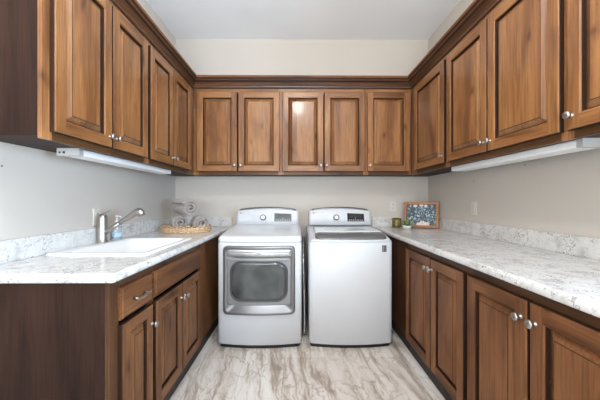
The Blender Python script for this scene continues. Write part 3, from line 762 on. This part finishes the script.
def screw(side, a, z, label):
    P, h = frame_of(side, {'L': XL, 'R': XR}[side]); ax = Vector(P(0, 0, 1))-Vector(P(0, 0, 0))
    tag(obj('wall_screw', MB().lathe([(.0032, 0.0003), (.0032, .004), (.002, .005)], P(a, z, 0), 10, axis=ax), 'slot'), label, 'screw', 'stray screws in the walls')
screw('R', 1.767, 1.434, 'small dark screw in the right wall just below the light bar')
screw('R', 2.282, 1.367, 'small dark screw in the right wall above the switch')
screw('L', 1.283, 1.364, 'small dark screw in the left wall below the near cabinet')

# ------------------------------------------------------------------ basket and towels
bcx, bcy, ba, bb_ = -1.035, 2.560, .218, .150
t = thing('basket', (bcx, bcy, ZT), 'oval woven straw basket tray holding rolled towels on the left countertop', 'basket')
m = MB(); NB = 96
for lv in range(5):
    z = ZT+.007+lv*.0085; sc = 1-.035*(1-lv/4); pts = []
    for k in range(NB):
        a = 2*math.pi*k/NB; wv = .0045*math.sin(a*24+(lv % 2)*math.pi)
        pts.append((bcx+(ba*sc+wv)*math.cos(a), bcy+(bb_*sc+wv)*math.sin(a), z))
    m.tube(pts, .0062, 6, closed=True)
for k in range(24):
    a = 2*math.pi*(k+.5)/24; m.tube([(bcx+ba*.965*math.cos(a), bcy+bb_*.965*math.sin(a), ZT+.002), (bcx+ba*math.cos(a), bcy+bb_*math.sin(a), ZT+.048)], .004, 6)
obj('woven_wall', m, 'wicker', t)
m = MB(); pts = []
for k in range(144):
    a = 2*math.pi*k/144; pts.append((bcx+(ba+.004*math.cos(a*24))*math.cos(a), bcy+(bb_+.004*math.cos(a*24))*math.sin(a), ZT+.056+.008*math.sin(a*24)))
m.tube(pts, .0050, 6, closed=True); obj('looped_rim', m, 'wicker', t)
obj('basket_bottom', MB().lathe([(.01, .001), (1, .001), (1, .008), (.01, .008)], (bcx, bcy, ZT), 48, sx=ba*.95, sy=bb_*.95, smooth=False), 'wicker', t)
def towel(p0, p1, rad, label, turns=2.6, phase=0, sq=.92):
    p0, p1 = Vector(p0), Vector(p1); L = (p1-p0).length; ax = (p1-p0).normalized(); up = Vector((0, 0, 1)); sd = ax.cross(up).normalized(); up = sd.cross(ax)
    nseg = 80; th = rad/(turns+.55)*.66; NL = 12
    def sec(f, q):
        outer, inner = [], []
        endr = 1-.10*abs(2*q-1)**4
        for k in range(nseg+1):
            s_ = k/nseg; ang = phase+s_*turns*2*math.pi; r_ = (rad*(.12+.88*s_**.85)+.0025*math.sin(ang*3+q*9)+.0015*math.sin(ang*7+q*15+phase))*endr
            r_ = min(r_, rad*1.02)
            for lst, rr_ in ((outer, r_), (inner, max(.001, r_-th))):
                lst.append(p0+ax*(L*q+(.006*math.sin(ang*2+phase) if q in (0, 1) else 0))+sd*(rr_*math.cos(ang))+up*(rr_*math.sin(ang)*sq))
        return outer+inner[::-1]
    m = MB(); rings = [sec(0, k/NL) for k in range(NL+1)]
    # caps as quads between outer and inner outlines
    m.loops(rings, 0, False, False, True)
    for rg in (rings[0], rings[-1]):
        i = m.addv(rg); n2 = len(rg)
        for k in range(nseg): m.face([i+k, i+k+1, i+n2-2-k, i+n2-1-k], 0, smooth=False)
    o = obj('rolled_towel', m, 'terry', fix=False); weld(o); tag(o, label, 'towel', 'rolled towels in the basket'); return o
zb = ZT+.0095
towel((-1.052, 2.470, zb+.080), (-1.157, 2.655, zb+.080), .086, 'rolled taupe towel at the lower left of the basket', 2.6, 2.2, .96)
towel((-.866, 2.500, zb+.074), (-.969, 2.685, zb+.074), .081, 'rolled taupe towel at the lower right of the basket', 2.5, .6, .96)
towel((-.952, 2.450, zb+.214), (-1.145, 2.640, zb+.214), .092, 'rolled taupe towel lying on top of the other two', 2.5, -.6, .92)

# ------------------------------------------------------------------ framed print, candle, planter
fl_, fr_ = Vector((1.144, 2.955, ZT)), Vector((1.434, 2.785, ZT))
W_ = (fr_-fl_).length; Hh = .272; lean = R(7)
ux = (fr_-fl_).normalized(); nn = Vector((ux.y, -ux.x, 0)).normalized()
if nn.y > 0: nn = -nn
uz = (Vector((0, 0, 1))*math.cos(lean)-nn*math.sin(lean)).normalized(); nf = ux.cross(uz).normalized()
if nf.dot(nn) < 0: nf = -nf
def FP(a, b_, n_): return fl_+ux*a+uz*b_+nf*n_+Vector((0, 0, .003))
t = thing('picture_frame', (fl_+fr_)/2, 'orange wood framed floral print leaning in the back right corner of the countertop', 'picture')
m = MB(); fw = .028
def ringq(i0, n0, i1, n1, mi=0):
    A = [FP(i0, i0, n0), FP(W_-i0, i0, n0), FP(W_-i0, Hh-i0, n0), FP(i0, Hh-i0, n0)]; B = [FP(i1, i1, n1), FP(W_-i1, i1, n1), FP(W_-i1, Hh-i1, n1), FP(i1, Hh-i1, n1)]
    for k in range(4): m.poly([A[k], A[(k+1) % 4], B[(k+1) % 4], B[k]], mi, 'x' if k in (0, 2) else 'z', (k*3, 1, 1))
ringq(0, 0, 0, .018); ringq(0, .018, .003, .021); ringq(.003, .021, fw-.003, .019); ringq(fw-.003, .019, fw, .010); ringq(fw, .010, fw, 0); ringq(fw, 0, 0, 0)
o = obj('frame', m, 'orange_wood', t, fix=False); weld(o)
a0, a1, b0_, b1_ = fw-.004, W_-fw+.004, fw-.004, Hh-fw+.004
m = MB(); m.loops([[FP(a0, b0_, .002), FP(a1, b0_, .002), FP(a1, b1_, .002), FP(a0, b1_, .002)], [FP(a0, b0_, .006), FP(a1, b0_, .006), FP(a1, b1_, .006), FP(a0, b1_, .006)]], 0)
rs = random.Random(5)
def blob(ca, cb, la, lb, ang, mi, lev, n_=8):
    pts = []
    for k in range(n_):
        q = 2*math.pi*k/n_; x, y = la*math.cos(q), lb*math.sin(q)*(1-.35*math.cos(q))
        A_ = ca+x*math.cos(ang)-y*math.sin(ang); B_ = cb+x*math.sin(ang)+y*math.cos(ang)
        pts.append(FP(min(a1, max(a0, A_)), min(b1_, max(b0_, B_)), lev))
    m.poly(pts, mi)
lev = .0062
for k in range(300):
    u, v = rs.random(), rs.random(); ca, cb = a0+(a1-a0)*u, b0_+(b1_-b0_)*v
    if u < .3 and v > .4: mi = rs.choice([0, 0, 0, 1, 1, 3])
    elif u > .88 and v > .7: mi = rs.choice([0, 0, 1])
    else: mi = rs.choice([0, 1, 1, 2, 2, 2, 3])
    lev += .000002; blob(ca, cb, rs.uniform(.007, .014), rs.uniform(.0028, .005), rs.uniform(0, 6.3), mi, lev)
def flower(ca, cb, r_):
    global lev
    for k in range(7):
        a = 2*math.pi*k/7+.3; lev += .000003; blob(ca+r_*.55*math.cos(a), cb+r_*.5*math.sin(a), r_*.55, r_*.32, a, 4, lev)
    lev += .000003; blob(ca, cb, r_*.2, r_*.2, 0, 5, lev)
aw, ah = a1-a0, b1_-b0_
for u, v, r_ in ((.55, .10, .032), (.70, .07, .026), (.42, .05, .022), (.30, .93, .020), (.50, .96, .018), (.66, .92, .018), (.12, .30, .012), (.40, .45, .010)): flower(a0+aw*u, b0_+ah*v, r_)
obj('print', m, ['art_navy', 'art_slate', 'art_teal', 'art_pale', 'art_pink', 'art_gold'], t, fix=False, label='dark teal leaf print with blush flowers')

t = thing('candle', (1.062, 2.945, ZT), 'green candle in a smoky glass jar beside the framed print', 'candle')
obj('jar', MB().lathe([(.046, .0005), (.048, .004), (.048, .103), (.0445, .103), (.044, .010), (.010, .009)], (1.062, 2.945, ZT), 32), 'jar_glass', t)
wx = MB().lathe([(.032, .0105), (.036, .012), (.036, .084), (.004, .086)], (1.062, 2.945, ZT), 28); wx.tube([(1.062, 2.945, ZT+.085), (1.063, 2.945, ZT+.098)], .0012, 6)
obj('wax', wx, 'wax', t, label='green wax')
pcx, pcy = 1.113, 2.790
t = thing('planter', (pcx, pcy, ZT), 'small white bowl planter with a green plant in front of the framed print', 'plant')
obj('bowl', MB().lathe([(.024, .0005), (.036, .008), (.046, .024), (.047, .036), (.043, .036), (.040, .028), (.004, .027)], (pcx, pcy, ZT), 28), 'ceramic', t)
def leafset(mi, cnt, seed, l0, l1, w_):
    rr_ = random.Random(seed); m = MB()
    for k in range(cnt):
        a = rr_.uniform(0, 2*math.pi); tl = rr_.uniform(.6, 1.4); L_ = rr_.uniform(l0, l1); d = Vector((math.cos(a)*math.cos(tl), math.sin(a)*math.cos(tl), math.sin(tl)))
        s_ = Vector((-math.sin(a), math.cos(a), 0)); p0 = Vector((pcx+rr_.uniform(-.02, .02), pcy+rr_.uniform(-.02, .02), ZT+.028)); ns = 5; upn = d.cross(s_)*.003
        rings = []
        for q in range(ns+1):
            f = q/ns; wd = w_*math.sin(math.pi*(.12+.86*f)); c_ = p0+d*L_*f+Vector((0, 0, -.03*f*f*(1 if tl < .8 else .2)))
            rings.append([c_-s_*wd, c_-upn, c_+s_*wd, c_+upn])
        m.loops(rings, 0, True, True, True)
    return m
fo = obj('foliage', leafset(0, 30, 3, .05, .095, .007), 'leaf', t)
obj('pale_leaves', leafset(0, 12, 9, .06, .10, .006), 'leaf2', t, label='pale green leaves')
